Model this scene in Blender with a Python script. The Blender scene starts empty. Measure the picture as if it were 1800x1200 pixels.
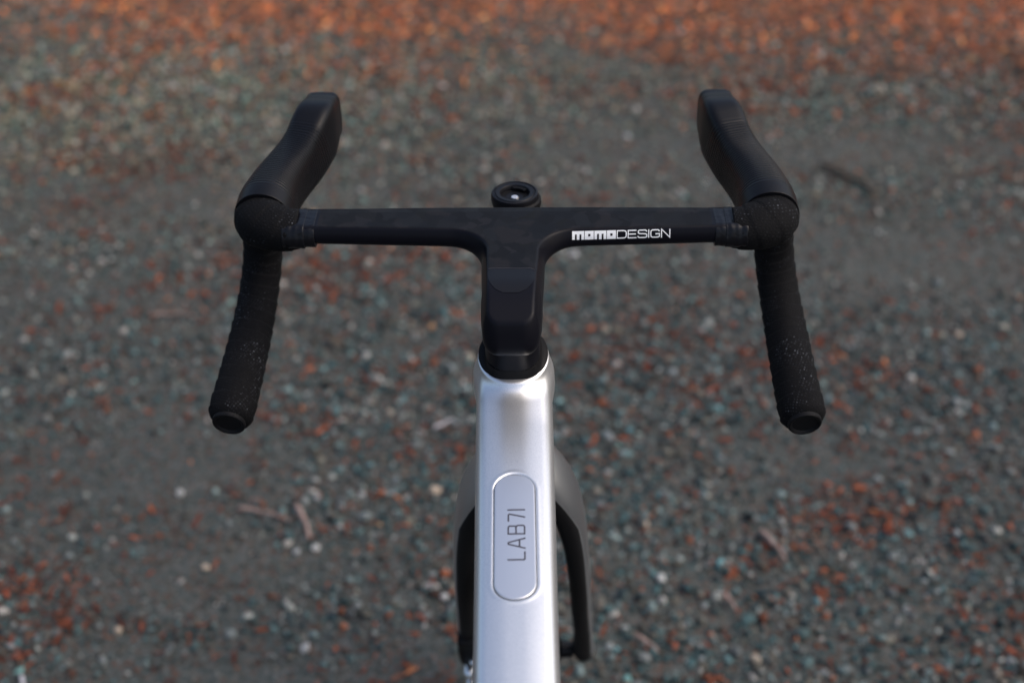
import bpy, math, random
import numpy as np
from mathutils import Vector
from mathutils.bvhtree import BVHTree
from mathutils import noise as mnoise

R = math.radians
random.seed(7)
rng = np.random.default_rng(7)
S = bpy.context.scene
COL = S.collection

# ------------------------------------------------------------------ camera
cam_data = bpy.data.cameras.new('camera')
cam = bpy.data.objects.new('camera', cam_data)
COL.objects.link(cam)
from mathutils import Matrix
cam.matrix_basis = (Matrix.Translation((-0.0094, -1.0, 1.54)) @ Matrix.Rotation(R(0.36), 4, 'Z')
                    @ Matrix.Rotation(R(55), 4, 'X') @ Matrix.Rotation(R(-0.71), 4, 'Z'))
cam_data.sensor_width = 36
cam_data.lens = 52
cam_data.clip_start = 0.02
cam_data.clip_end = 300
cam_data.dof.use_dof = True
cam_data.dof.focus_distance = 1.10
cam_data.dof.aperture_fstop = 4.2
S.camera = cam

# ------------------------------------------------------------------ light
SUN_EL, SUN_AZ = R(50), R(98)          # on the right, behind thin bright cloud
world = bpy.data.worlds.new('World')
S.world = world
world.use_nodes = True
wn = world.node_tree
sky = wn.nodes.new('ShaderNodeTexSky')
sky.sky_type = 'NISHITA'
sky.sun_disc = False
sky.sun_elevation = SUN_EL
sky.sun_rotation = SUN_AZ
sky.air_density = 1.0
sky.dust_density = 5.0
sky.ozone_density = 1.2
bg = wn.nodes['Background']
bg.inputs['Strength'].default_value = 0.15
wn.links.new(sky.outputs[0], bg.inputs[0])
sun_data = bpy.data.lights.new('sun', 'SUN')
sun_data.energy = 0.40
sun_data.angle = R(80)
sun_data.color = (1.0, 0.93, 0.84)
sun = bpy.data.objects.new('sun', sun_data)
COL.objects.link(sun)
sd = Vector((math.sin(SUN_AZ) * math.cos(SUN_EL), math.cos(SUN_AZ) * math.cos(SUN_EL), math.sin(SUN_EL)))
sun.rotation_euler = sd.to_track_quat('Z', 'Y').to_euler()
S.view_settings.view_transform = 'Standard'
S.view_settings.look = 'None'
S.view_settings.exposure = 0.40
S.view_settings.gamma = 1.0

# ------------------------------------------------------------------ materials
def mat(name, col=(0.5, 0.5, 0.5), rough=0.5, metal=0.0, spec=0.5, coat=0.0, coat_rough=0.05):
    m = bpy.data.materials.new(name)
    m.use_nodes = True
    b = m.node_tree.nodes['Principled BSDF']
    b.inputs['Base Color'].default_value = (*col, 1)
    b.inputs['Roughness'].default_value = rough
    b.inputs['Metallic'].default_value = metal
    b.inputs['Specular IOR Level'].default_value = spec
    b.inputs['Coat Weight'].default_value = coat
    b.inputs['Coat Roughness'].default_value = coat_rough
    return m

class NT:
    """small wrapper for building node trees"""
    def __init__(self, m):
        self.t = m.node_tree
        self.b = self.t.nodes['Principled BSDF']
    def n(self, typ, **kw):
        nd = self.t.nodes.new(typ)
        for k, v in kw.items():
            if k.startswith('i_'):
                key = k[2:]
                nd.inputs[int(key) if key.isdigit() else key.replace('_', ' ')].default_value = v
            else:
                setattr(nd, k, v)
        return nd
    def l(self, a, b):
        self.t.links.new(a, b)
    def ramp(self, src, stops, interp='LINEAR'):
        r = self.t.nodes.new('ShaderNodeValToRGB')
        r.color_ramp.interpolation = interp
        e = r.color_ramp.elements
        while len(e) > 1: e.remove(e[-1])
        e[0].position = stops[0][0]; e[0].color = stops[0][1] if len(stops[0][1]) == 4 else (*stops[0][1], 1)
        for p, c in stops[1:]:
            x = e.new(p); x.color = c if len(c) == 4 else (*c, 1)
        self.l(src, r.inputs[0])
        return r
    def bump(self, src, strength=0.3, dist=0.001, normal=None):
        b = self.n('ShaderNodeBump')
        b.inputs['Strength'].default_value = strength
        b.inputs['Distance'].default_value = dist
        self.l(src, b.inputs['Height'])
        if normal: self.l(normal, b.inputs['Normal'])
        return b

def g(v): return (v, v, v, 1)

# silver metal-flake paint under clear coat
M_silver = mat('silver_paint', (0.80, 0.82, 0.88), 0.40, 0.92, 0.5, 0.55, 0.07)
k = NT(M_silver)
tc = k.n('ShaderNodeTexCoord')
fl = k.n('ShaderNodeTexNoise', i_Scale=2100.0, i_Detail=2.0)
k.l(tc.outputs['Object'], fl.inputs['Vector'])
bp = k.bump(fl.outputs[0], 0.10, 0.0004)
k.l(bp.outputs[0], k.b.inputs['Normal'])
fr = k.ramp(fl.outputs[0], [(0.3, (0.72, 0.73, 0.75)), (0.7, (0.98, 0.98, 0.98))])
k.l(fr.outputs[0], k.b.inputs['Base Color'])
sm = k.n('ShaderNodeTexNoise', i_Scale=26.0, i_Detail=4.0, i_Distortion=0.6)      # faint handling smears in the lacquer
k.l(tc.outputs['Object'], sm.inputs['Vector'])
smr = k.ramp(sm.outputs[0], [(0.35, g(0.07)), (0.62, g(0.14)), (0.72, g(0.24))])
k.l(smr.outputs[0], k.b.inputs['Coat Roughness'])

M_badge = mat('brushed_badge', (0.78, 0.79, 0.82), 0.36, 0.92, 0.5, 0.3, 0.12)
k = NT(M_badge)
tc = k.n('ShaderNodeTexCoord')
fl = k.n('ShaderNodeTexNoise', i_Scale=1900.0, i_Detail=3.0)
k.l(tc.outputs['Object'], fl.inputs['Vector'])
bp = k.bump(fl.outputs[0], 0.10, 0.0005)
k.l(bp.outputs[0], k.b.inputs['Normal'])

M_gap = mat('dark_gap', (0.01, 0.01, 0.012), 0.6)
M_letter_dark = mat('badge_lettering_ink', (0.045, 0.04, 0.05), 0.5)
M_letter_white = mat('white_print', (0.92, 0.93, 0.93), 0.45)
M_black = mat('satin_black', (0.005, 0.005, 0.007), 0.42, 0, 0.25)
M_matte = mat('matte_black', (0.005, 0.005, 0.006), 0.6, 0, 0.18)
M_steel = mat('steel', (0.55, 0.55, 0.57), 0.3, 1.0)
M_screw = mat('screw_zinc', (0.82, 0.80, 0.80), 0.35, 0.8)
M_alloy = mat('caliper_alloy', (0.80, 0.82, 0.84), 0.25, 0.9)
M_tyre = mat('tyre_rubber', (0.012, 0.012, 0.012), 0.8, 0, 0.2)
M_finish = mat('finishing_tape', (0.004, 0.004, 0.006), 0.32, 0, 0.28)
k = NT(M_finish)
tc = k.n('ShaderNodeTexCoord')
no = k.n('ShaderNodeTexNoise', i_Scale=130.0, i_Detail=2.0)
k.l(tc.outputs['Object'], no.inputs['Vector'])
bp = k.bump(no.outputs[0], 0.5, 0.0015)
k.l(bp.outputs[0], k.b.inputs['Normal'])

# handlebar: camouflage carbon on the upper face, satin navy-black elsewhere
M_bar = mat('camo_carbon', (0.012, 0.012, 0.016), 0.42, 0, 0.13)
k = NT(M_bar)
tc = k.n('ShaderNodeTexCoord')
wp = k.n('ShaderNodeTexNoise', i_Scale=55.0, i_Detail=3.0)
k.l(tc.outputs['Object'], wp.inputs['Vector'])
mx = k.n('ShaderNodeMix', data_type='RGBA', blend_type='LINEAR_LIGHT')
mx.inputs['Factor'].default_value = 0.012
k.l(tc.outputs['Object'], mx.inputs['A']); k.l(wp.outputs['Color'], mx.inputs['B'])
vo = k.n('ShaderNodeTexVoronoi', i_Scale=85.0)
k.l(mx.outputs['Result'], vo.inputs['Vector'])
sep = k.n('ShaderNodeSeparateColor')
k.l(vo.outputs['Color'], sep.inputs[0])
vc = k.ramp(sep.outputs[0], [(0.0, (0.005, 0.005, 0.006)), (0.3, (0.008, 0.008, 0.009)), (0.55, (0.006, 0.006, 0.007)), (0.75, (0.011, 0.010, 0.011)), (0.95, (0.007, 0.007, 0.007))], 'CONSTANT')
vr = k.ramp(sep.outputs[1], [(0.0, g(0.45)), (0.3, g(0.52)), (0.6, g(0.48)), (0.85, g(0.54))], 'CONSTANT')
geo = k.n('ShaderNodeNewGeometry')
sn = k.n('ShaderNodeAttribute', attribute_name='camo')
mc = k.n('ShaderNodeMix', data_type='RGBA')
k.l(sn.outputs['Fac'], mc.inputs['Factor'])
mc.inputs['A'].default_value = (0.005, 0.005, 0.008, 1)
k.l(vc.outputs[0], mc.inputs['B'])
k.l(mc.outputs['Result'], k.b.inputs['Base Color'])
mr = k.n('ShaderNodeMix', data_type='FLOAT')
k.l(sn.outputs['Fac'], mr.inputs['Factor'])
mr.inputs['A'].default_value = 0.36
k.l(vr.outputs[0], mr.inputs['B'])
k.l(mr.outputs['Result'], k.b.inputs['Roughness'])

# perforated bar tape: UV.x = metres along the bar, UV.y = metres round it
M_tape = mat('perforated_tape', (0.008, 0.008, 0.009), 0.85, 0, 0.15)
k = NT(M_tape)
uv = k.n('ShaderNodeUVMap', uv_map='UVMap')
mp = k.n('ShaderNodeMapping')
mp.inputs['Rotation'].default_value = (0, 0, R(24))
k.l(uv.outputs[0], mp.inputs[0])
vo = k.n('ShaderNodeTexVoronoi', i_Scale=430.0, i_Randomness=0.22)
vo.voronoi_dimensions = '2D'
k.l(mp.outputs[0], vo.inputs['Vector'])
dot = k.ramp(vo.outputs['Distance'], [(0.0, g(1)), (0.20, g(1)), (0.27, g(0))])
sepc = k.n('ShaderNodeSeparateColor'); k.l(vo.outputs['Color'], sepc.inputs[0])
pick = k.ramp(sepc.outputs[0], [(0.0, g(0)), (0.40, g(0)), (0.42, g(0.10)), (0.85, g(0.22)), (0.95, g(0.8))])
big = k.n('ShaderNodeTexNoise', i_Scale=38.0, i_Detail=1.0)
k.l(uv.outputs[0], big.inputs['Vector'])
bigr = k.ramp(big.outputs[0], [(0.46, g(0.05)), (0.72, g(0.8))])
mu = k.n('ShaderNodeMath', operation='MULTIPLY'); k.l(dot.outputs[0], mu.inputs[0]); k.l(pick.outputs[0], mu.inputs[1])
mu2 = k.n('ShaderNodeMath', operation='MULTIPLY'); k.l(mu.outputs[0], mu2.inputs[0]); k.l(bigr.outputs[0], mu2.inputs[1])
mc = k.n('ShaderNodeMix', data_type='RGBA')
k.l(mu2.outputs[0], mc.inputs['Factor'])
mc.inputs['A'].default_value = (0.0035, 0.0035, 0.0042, 1); mc.inputs['B'].default_value = (0.20, 0.215, 0.245, 1)
k.l(mc.outputs['Result'], k.b.inputs['Base Color'])
fine = k.n('ShaderNodeTexNoise', i_Scale=900.0, i_Detail=2.0)
k.l(uv.outputs[0], fine.inputs['Vector'])
b1 = k.bump(fine.outputs[0], 0.5, 0.0006)
b2 = k.bump(dot.outputs[0], 0.5, -0.0005, b1.outputs[0])
k.l(b2.outputs[0], k.b.inputs['Normal'])

# ribbed hood rubber: UV.x along the hood
M_hood = mat("ribbed_rubber", (0.004, 0.004, 0.0055), 0.40, 0, 0.20)
k = NT(M_hood)
uv = k.n('ShaderNodeUVMap', uv_map='UVMap')
wv = k.n('ShaderNodeTexWave', wave_type='BANDS', bands_direction='X')
wv.inputs['Scale'].default_value = 100.0
wv.inputs['Distortion'].default_value = 0.25
wv.inputs['Detail'].default_value = 0.0
k.l(uv.outputs[0], wv.inputs[0])
rm = k.n('ShaderNodeAttribute', attribute_name='rib')
mu = k.n('ShaderNodeMath', operation='MULTIPLY'); k.l(wv.outputs['Fac'], mu.inputs[0]); k.l(rm.outputs['Fac'], mu.inputs[1])
bp = k.bump(mu.outputs[0], 0.9, 0.0010)
no = k.n('ShaderNodeTexNoise', i_Scale=700.0); k.l(uv.outputs[0], no.inputs['Vector'])
bp2 = k.bump(no.outputs[0], 0.15, 0.0004, bp.outputs[0])
k.l(bp2.outputs[0], k.b.inputs['Normal'])

# ground: damp compacted grit, stone dust
M_ground = mat('packed_grit', (0.1, 0.1, 0.09), 0.95, 0, 0.2)
k = NT(M_ground)
tc = k.n('ShaderNodeTexCoord')
n1 = k.n('ShaderNodeTexNoise', i_Scale=1.6, i_Detail=5.0, i_Roughness=0.6); k.l(tc.outputs['Object'], n1.inputs['Vector'])
n2 = k.n('ShaderNodeTexNoise', i_Scale=60.0, i_Detail=6.0, i_Roughness=0.65); k.l(tc.outputs['Object'], n2.inputs['Vector'])
n3 = k.n('ShaderNodeTexVoronoi', i_Scale=170.0); k.l(tc.outputs['Object'], n3.inputs['Vector'])
base = k.ramp(n1.outputs[0], [(0.3, (0.034, 0.036, 0.034)), (0.5, (0.050, 0.050, 0.045)), (0.7, (0.068, 0.067, 0.057))])
gr = k.ramp(n2.outputs[0], [(0.25, g(0.62)), (0.5, g(0.95)), (0.75, g(1.4))])
m1 = k.n('ShaderNodeMix', data_type='RGBA', blend_type='MULTIPLY'); m1.inputs['Factor'].default_value = 1
k.l(base.outputs[0], m1.inputs['A']); k.l(gr.outputs[0], m1.inputs['B'])
sc3 = k.n('ShaderNodeSeparateColor'); k.l(n3.outputs['Color'], sc3.inputs[0])
pc = k.ramp(sc3.outputs[0], [(0.0, (0.05, 0.075, 0.078)), (0.35, (0.10, 0.12, 0.12)), (0.6, (0.11, 0.10, 0.085)), (0.82, (0.17, 0.175, 0.175)), (0.92, (0.13, 0.045, 0.025))], 'CONSTANT')
m2 = k.n('ShaderNodeMix', data_type='RGBA'); m2.inputs['Factor'].default_value = 0.45
k.l(m1.outputs['Result'], m2.inputs['A']); k.l(pc.outputs[0], m2.inputs['B'])
k.l(m2.outputs['Result'], k.b.inputs['Base Color'])
bp = k.bump(n2.outputs[0], 0.6, 0.006)
k.l(bp.outputs[0], k.b.inputs['Normal'])

def attr_mat(name, rough, spec=0.3, transl=0.0):
    m = mat(name, (0.2, 0.2, 0.2), rough, 0, spec)
    k = NT(m)
    a = k.n('ShaderNodeAttribute', attribute_name='tint', attribute_type='INSTANCER')
    tcx = k.n('ShaderNodeTexCoord')
    nz = k.n('ShaderNodeTexNoise', i_Scale=2.5, i_Detail=4.0)
    k.l(tcx.outputs['Object'], nz.inputs['Vector'])
    rr = k.ramp(nz.outputs[0], [(0.3, g(0.7)), (0.7, g(1.25))])
    mm = k.n('ShaderNodeMix', data_type='RGBA', blend_type='MULTIPLY'); mm.inputs['Factor'].default_value = 1
    k.l(a.outputs['Color'], mm.inputs['A']); k.l(rr.outputs[0], mm.inputs['B'])
    k.l(mm.outputs['Result'], k.b.inputs['Base Color'])
    return m
M_stone = attr_mat('gravel_stone', 0.75)
M_leaf = attr_mat('dry_leaf', 0.7)
def noisy(name, c1, c2, scale, rough=0.8):
    m = mat(name, c1, rough, 0, 0.25)
    k = NT(m)
    t = k.n('ShaderNodeTexCoord'); z = k.n('ShaderNodeTexNoise', i_Scale=scale, i_Detail=5.0)
    k.l(t.outputs['Object'], z.inputs['Vector'])
    r = k.ramp(z.outputs[0], [(0.35, c1), (0.65, c2)])
    k.l(r.outputs[0], k.b.inputs['Base Color'])
    b = k.bump(z.outputs[0], 0.5, 0.001); k.l(b.outputs[0], k.b.inputs['Normal'])
    return m
M_twig = noisy('twig_bark', (0.19, 0.125, 0.105), (0.34, 0.245, 0.215), 90)
M_twig_dark = noisy('twig_dark', (0.05, 0.04, 0.032), (0.11, 0.09, 0.07), 90)
M_twig_pale = noisy('twig_pale', (0.34, 0.33, 0.36), (0.55, 0.54, 0.57), 90)
M_pebble = noisy('pale_quartz', (0.28, 0.30, 0.30), (0.50, 0.50, 0.49), 120, 0.55)
M_pebble_grey = noisy('grey_stone', (0.11, 0.14, 0.14), (0.21, 0.23, 0.23), 100, 0.65)
M_pebble_cream = noisy('cream_stone', (0.32, 0.25, 0.18), (0.50, 0.42, 0.34), 100, 0.6)
M_pebble_rust = noisy('rust_stone', (0.20, 0.05, 0.02), (0.32, 0.11, 0.05), 100, 0.7)

# ------------------------------------------------------------------ helpers
def tag(o, label=None, category=None, group=None, kind=None):
    if label: o['label'] = label
    if category: o['category'] = category
    if group: o['group'] = group
    if kind: o['kind'] = kind
    return o

def link(name, me, parent=None, mats=()):
    o = bpy.data.objects.new(name, me)
    COL.objects.link(o)
    for m in mats:
        me.materials.append(m)
    if parent: o.parent = parent
    return o

def mesh_np(name, V, Fq, smooth=True):
    me = bpy.data.meshes.new(name)
    V = np.asarray(V, dtype=np.float64)
    me.from_pydata(V.tolist(), [], [list(map(int, f)) for f in Fq])
    if smooth:
        me.polygons.foreach_set('use_smooth', [True] * len(me.polygons))
    me.update()
    return me

def outward(me):
    # flip the whole closed mesh when its signed volume is negative
    co = np.empty(len(me.vertices)*3, np.float64); me.vertices.foreach_get('co', co); co = co.reshape(-1, 3)
    vol = 0.0
    for p in me.polygons:
        v = co[list(p.vertices)]
        for i in range(1, len(v)-1): vol += np.dot(v[0], np.cross(v[i], v[i+1]))

    if vol < 0: me.flip_normals(); me.update()

def bez(points, n):
    """Catmull-Rom through rows of numbers, n samples in all"""
    P = np.array(points, float)
    d = np.r_[0, np.cumsum(np.linalg.norm(np.diff(P[:, :3], axis=0), axis=1))]
    t = np.linspace(0, d[-1], n)
    out = np.empty((n, P.shape[1]))
    m = np.gradient(P, d, axis=0)
    for i, x in enumerate(t):
        j = min(max(np.searchsorted(d, x) - 1, 0), len(d) - 2)
        h = d[j + 1] - d[j]; u = (x - d[j]) / h
        out[i] = ((2*u**3 - 3*u**2 + 1) * P[j] + (u**3 - 2*u**2 + u) * h * m[j]
                  + (-2*u**3 + 3*u**2) * P[j+1] + (u**3 - u**2) * h * m[j+1])
    return out, t

def loft(name, rows, n=60, seg=40, up=(0, 0, 1), parent=None, mats=(), radial=None, caps=True, uv=False, post=None):
    """rows: x,y,z, half width, half height, superellipse exponent"""
    P, s = bez(rows, n)
    T = np.gradient(P[:, :3], axis=0); T /= np.linalg.norm(T, axis=1)[:, None]
    up = np.array(up, float)
    Bv = np.cross(T, up); Bv /= np.linalg.norm(Bv, axis=1)[:, None]
    Nv = np.cross(Bv, T)
    # parallel-transport when the path turns towards "up"
    if up[2] == 9:
        pass
    a = np.linspace(0, 2*math.pi, seg, endpoint=False)
    V = []
    UV = []
    for i in range(n):
        hw, hh, e = P[i, 3:6]
        c, q = np.cos(a), np.sin(a)
        X = np.sign(c) * np.abs(c) ** (2/e) * hw
        Y = np.sign(q) * np.abs(q) ** (2/e) * hh
        if radial is not None:
            f = radial(s[i], a, s[-1])
            L = np.hypot(X, Y); X = X * (1 + f/L); Y = Y * (1 + f/L)
        V.append(P[i, :3] + X[:, None] * Bv[i] + Y[:, None] * Nv[i])
        UV.append(np.c_[np.full(seg, s[i]), a * 0.017])
    V = np.concatenate(V); UV = np.concatenate(UV)
    F = [(i*seg + j, i*seg + (j+1) % seg, (i+1)*seg + (j+1) % seg, (i+1)*seg + j) for i in range(n-1) for j in range(seg)]
    if caps:
        F.append(tuple(range(seg))[::-1]); F.append(tuple(range((n-1)*seg, n*seg)))
    me = mesh_np(name, V, F)
    outward(me)
    if caps:
        me.polygons[len(F)-1].use_smooth = False; me.polygons[len(F)-2].use_smooth = False
    if uv:
        ul = me.uv_layers.new(name='UVMap')
        li = np.empty(len(me.loops), dtype=np.int32); me.loops.foreach_get('vertex_index', li)
        co = UV[li].copy()
        # close the seam
        for f in range(seg-1, (n-1)*seg, seg):
            for q in range(4):
                if li[f*4+q] % seg == 0: co[f*4+q, 1] = 2*math.pi*0.017
        ul.data.foreach_set('uv', co.astype(np.float32).ravel())
    if post: post(me, P, s, seg, n)
    return link(name, me, parent, mats)

def revolve(name, prof, axis='Z', seg=48, parent=None, mats=(), loc=(0, 0, 0), closed=False, smooth=True):
    """prof: (radius, height) list, spun round an axis"""
    a = np.linspace(0, 2*math.pi, seg, endpoint=False)
    m = len(prof); V = []
    for r_, h in prof:
        for t in a:
            p = (r_*math.cos(t), r_*math.sin(t), h)
            if axis == 'X': p = (p[2], p[0], p[1])
            if axis == 'Y': p = (p[0], p[2], p[1])
            V.append((p[0]+loc[0], p[1]+loc[1], p[2]+loc[2]))
    F = []
    for i in range(m if closed else m-1):
        for j in range(seg):
            i2 = (i+1) % m
            F.append((i*seg+j, i*seg+(j+1) % seg, i2*seg+(j+1) % seg, i2*seg+j))
    if not closed:
        F.append(tuple(range(seg))[::-1]); F.append(tuple(range((m-1)*seg, m*seg)))
    me = mesh_np(name, V, F, smooth)
    outward(me)
    if smooth:
        me.set_sharp_from_angle(angle=R(35))
    return link(name, me, parent, mats)

# ---- signed-distance modelling: sample a field, extract the surface (surface nets), snap it on
def smin(a, b, k):
    h = np.clip(0.5 + 0.5*(b-a)/k, 0, 1)
    return b*(1-h) + a*h - k*h*(1-h)
def smax(a, b, k): return -smin(-a, -b, k)
def sstep(x, a, b):
    t = np.clip((x-a)/(b-a), 0, 1); return t*t*(3-2*t)

def isosurface(name, fn, lo, hi, h, parent=None, mats=(), attrs=None):
    lo = np.array(lo, np.float32); hi = np.array(hi, np.float32)
    if np.isscalar(h): h = (h, h, h)
    h = np.array(h, np.float32)
    N = np.ceil((hi-lo)/h).astype(int) + 1
    ax = [lo[i] + h[i]*np.arange(N[i], dtype=np.float32) for i in range(3)]
    D = np.empty(N, np.float32)
    for i0 in range(0, N[0], 8):
        X, Y, Z = np.meshgrid(ax[0][i0:i0+8], ax[1], ax[2], indexing='ij')
        D[i0:i0+8] = fn(X, Y, Z)
    I = D < 0
    c = [I[a:N[0]-1+a, b:N[1]-1+b, d:N[2]-1+d] for a in (0, 1) for b in (0, 1) for d in (0, 1)]
    cnt = sum(x.astype(np.int8) for x in c)
    cell = (cnt > 0) & (cnt < 8)
    idx = np.full(cell.shape, -1, np.int64)
    cells = np.argwhere(cell)
    idx[cell] = np.arange(len(cells))
    V = lo + (cells + 0.5) * h
    F = []
    A = I
    def quad(mask, off, flipmask):
        pos = np.argwhere(mask)
        pos = pos + off[0]
        q = np.stack([idx[tuple((pos - np.array(o)).T)] for o in off[1]], 1)
        fl = flipmask[mask]
        q[fl] = q[fl][:, ::-1]
        F.append(q[(q >= 0).all(1)])
    # x edges
    e = A[:-1, 1:-1, 1:-1] != A[1:, 1:-1, 1:-1]
    quad(e, (np.array([0, 1, 1]), [(0, 0, 0), (0, 1, 0), (0, 1, 1), (0, 0, 1)]), ~A[:-1, 1:-1, 1:-1])
    e = A[1:-1, :-1, 1:-1] != A[1:-1, 1:, 1:-1]
    quad(e, (np.array([1, 0, 1]), [(0, 0, 0), (0, 0, 1), (1, 0, 1), (1, 0, 0)]), ~A[1:-1, :-1, 1:-1])
    e = A[1:-1, 1:-1, :-1] != A[1:-1, 1:-1, 1:]
    quad(e, (np.array([1, 1, 0]), [(0, 0, 0), (1, 0, 0), (1, 1, 0), (0, 1, 0)]), ~A[1:-1, 1:-1, :-1])
    F = np.concatenate(F)
    V = V.astype(np.float64)
    C0 = V.copy(); eps = 1e-4
    def grad(P):
        x, y, z = P.T
        G = np.stack([fn(x+eps, y, z)-fn(x-eps, y, z), fn(x, y+eps, z)-fn(x, y-eps, z), fn(x, y, z+eps)-fn(x, y, z-eps)], 1)/(2*eps)
        return G
    for it in range(4):
        d = fn(*V.T); G = grad(V)
        V = V - (d/np.maximum((G**2).sum(1), 1e-3))[:, None]*G
        V = C0 + np.clip(V - C0, -0.9*h, 0.9*h)
    G = grad(V); G /= np.maximum(np.linalg.norm(G, axis=1), 1e-9)[:, None]
    me = bpy.data.meshes.new(name)
    me.vertices.add(len(V)); me.vertices.foreach_set('co', V.astype(np.float32).ravel())
    me.loops.add(4*len(F)); me.loops.foreach_set('vertex_index', F.astype(np.int32).ravel())
    me.polygons.add(len(F)); me.polygons.foreach_set('loop_start', np.arange(0, 4*len(F), 4, dtype=np.int32))
    me.polygons.foreach_set('use_smooth', np.ones(len(F), bool))
    me.update(calc_edges=True); me.validate()
    # outward test
    p0 = me.polygons[len(me.polygons)//2]
    if Vector(G[p0.vertices[0]]).dot(p0.normal) < 0:
        me.flip_normals()
    me.normals_split_custom_set_from_vertices(G.astype(np.float32).tolist())
    if attrs:
        for nm, f in attrs.items():
            at_ = me.attributes.new(nm, 'FLOAT', 'POINT')
            at_.data.foreach_set('value', f(V, G).astype(np.float32))
    return link(name, me, parent, mats)

# steering axis (bike frame): A = centre of the headset cover, U up the axis, W forward across it
A0 = np.array([0, -0.089, 0.890]); U = np.array([0, -0.2924, 0.9563]); W = np.array([0, 0.9563, 0.2924])
def steer(x, w, u):
    return A0 + np.array([x, 0, 0]) + W*w + U*u

# ------------------------------------------------------------------ bicycle
bike = bpy.data.objects.new('bicycle', None)
COL.objects.link(bike)
bike.rotation_euler = (0, R(-0.92), 0)
tag(bike, 'road bicycle with silver frame, black one-piece handlebar and black taped drops', 'bicycle')

# --- handlebar and stem in one
def rbox2(x, y, hx, hy, r):
    qx = np.abs(x) - hx + r; qy = np.abs(y) - hy + r
    return np.hypot(np.maximum(qx, 0), np.maximum(qy, 0)) + np.minimum(np.maximum(qx, qy), 0) - r

def f_bar(x, y, z):
    ax = np.abs(x)
    rear = -0.0238 + 0.0058*np.clip((ax-0.02)/0.13, 0, 1)
    front = 0.0125
    yc = (rear+front)/2; hy = (front-rear)/2
    dbar = np.maximum(np.abs(y-yc) - hy, ax - 0.176)
    ws = 0.0195 - 0.0030*sstep(-y, 0.03, 0.14)
    dst = rbox2(x/ws*0.018, y + 0.065, 0.018, 0.066, 0.009)
    kk = 0.0015 + 0.0265*sstep(-y, -0.004, 0.016)
    u = np.maximum(kk-dbar, 0); v = np.maximum(kk-dst, 0)
    dp = np.maximum(kk, np.minimum(dbar, dst)) - np.hypot(u, v)
    zt = 0.9610 - 0.0008*sstep(ax, 0.05, 0.17) - 0.014*np.clip((-y-0.092)/0.040, 0, 2)**2 - 0.10*np.clip(y-0.004, 0, 1)
    zb = 0.9425 - 0.026*sstep(-y, 0.012, 0.10)*sstep(-ax, -0.06, -0.025)
    tilt = 0.52
    d = smax(z - zt, dp*math.cos(tilt) + (z-zt)*math.sin(tilt), 0.0018)
    d = smax(d, dp - 0.0046, 0.006)
    d = smax(d, zb - z, 0.014)
    # column down to the headset
    t = (y-A0[1])*U[1] + (z-A0[2])*U[2]
    s_ = (y-A0[1])*W[1] + (z-A0[2])*W[2]
    dc = rbox2(x, s_ + 0.0005, 0.0205, 0.0228, 0.0170)
    dc = np.maximum(dc, 0.0100 - t)
    dc = smax(dc, t - 0.058, 0.008)
    d = smin(d, dc, 0.005)
    # panel joint of the stem cap
    return d
bar = isosurface('handlebar', f_bar, (-0.182, -0.150, 0.885), (0.182, 0.030, 0.970), 0.0011, bike, (M_bar,),
                 {'camo': lambda V, G: np.where((G[:, 2] > 0.93) & (V[:, 1] > -0.081) & (np.abs(V[:, 0]) < 0.152), 1.0, 0.0)})
bar['label'] = 'black aero handlebar and stem in one piece with faint camouflage carbon top'

bme = bar.data
bvh = BVHTree.FromPolygons([v.co[:] for v in bme.vertices], [p.vertices[:] for p in bme.polygons])
def drop_on(tree, p, d):
    hit = tree.ray_cast(Vector(p), Vector(d))
    return hit[0], hit[1]

# stem top cap: thin plate over the steerer, edge shows as a fine joint
def plate(name, outline, tree, dirv, off, parent, mats, grid=0.0025, origin=None, thick=0.0006):
    """fill an outline (x,y points) with a fine grid, lay it on a surface along dirv, give it thickness"""
    import bmesh
    bm = bmesh.new()
    vs = [bm.verts.new((p[0], p[1], 0)) for p in outline]
    bm.faces.new(vs)
    xs = [p[0] for p in outline]; ys = [p[1] for p in outline]
    for c0, c1, n_ in ((min(xs), max(xs), (1, 0, 0)), (min(ys), max(ys), (0, 1, 0))):
        c = c0 + grid
        while c < c1:
            co = (c, 0, 0) if n_[0] else (0, c, 0)
            bmesh.ops.bisect_plane(bm, geom=bm.verts[:]+bm.edges[:]+bm.faces[:], plane_co=co, plane_no=n_)
            c += grid
    bm.verts.ensure_lookup_table()
    top = []
    dv = Vector(dirv).normalized()
    for v in bm.verts:
        o = Vector((v.co.x, v.co.y, 0)) if origin is None else origin(v.co.x, v.co.y)
        loc, nor = drop_on(tree, o, dv)
        if loc is None: loc = o; nor = -dv
        v.co = loc - dv*off
    ret = bmesh.ops.extrude_face_region(bm, geom=bm.faces[:])
    for e in ret['geom']:
        if isinstance(e, bmesh.types.BMVert): e.co += dv*thick
    bmesh.ops.recalc_face_normals(bm, faces=bm.faces[:])
    me = bpy.data.meshes.new(name); bm.to_mesh(me); bm.free()
    me.polygons.foreach_set('use_smooth', [True]*len(me.polygons))
    me.set_sharp_from_angle(angle=R(40))
    return link(name, me, parent, mats)

cap_out = [(-0.0165, -0.0805), (0.0145, -0.0805), (0.0175, -0.0835), (0.0170, -0.0925), (0.0150, -0.0995), (0.0115, -0.1050), (0.0060, -0.1085),
           (-0.0060, -0.1085), (-0.0115, -0.1050), (-0.0150, -0.0995), (-0.0170, -0.0925), (-0.0175, -0.0835)]
cap = plate('stem_cap', cap_out, bvh, (0, 0, -1), 0.00035, bar, (M_black,), origin=lambda a, b: Vector((a, b, 1.05)), thick=0.0008)

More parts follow.
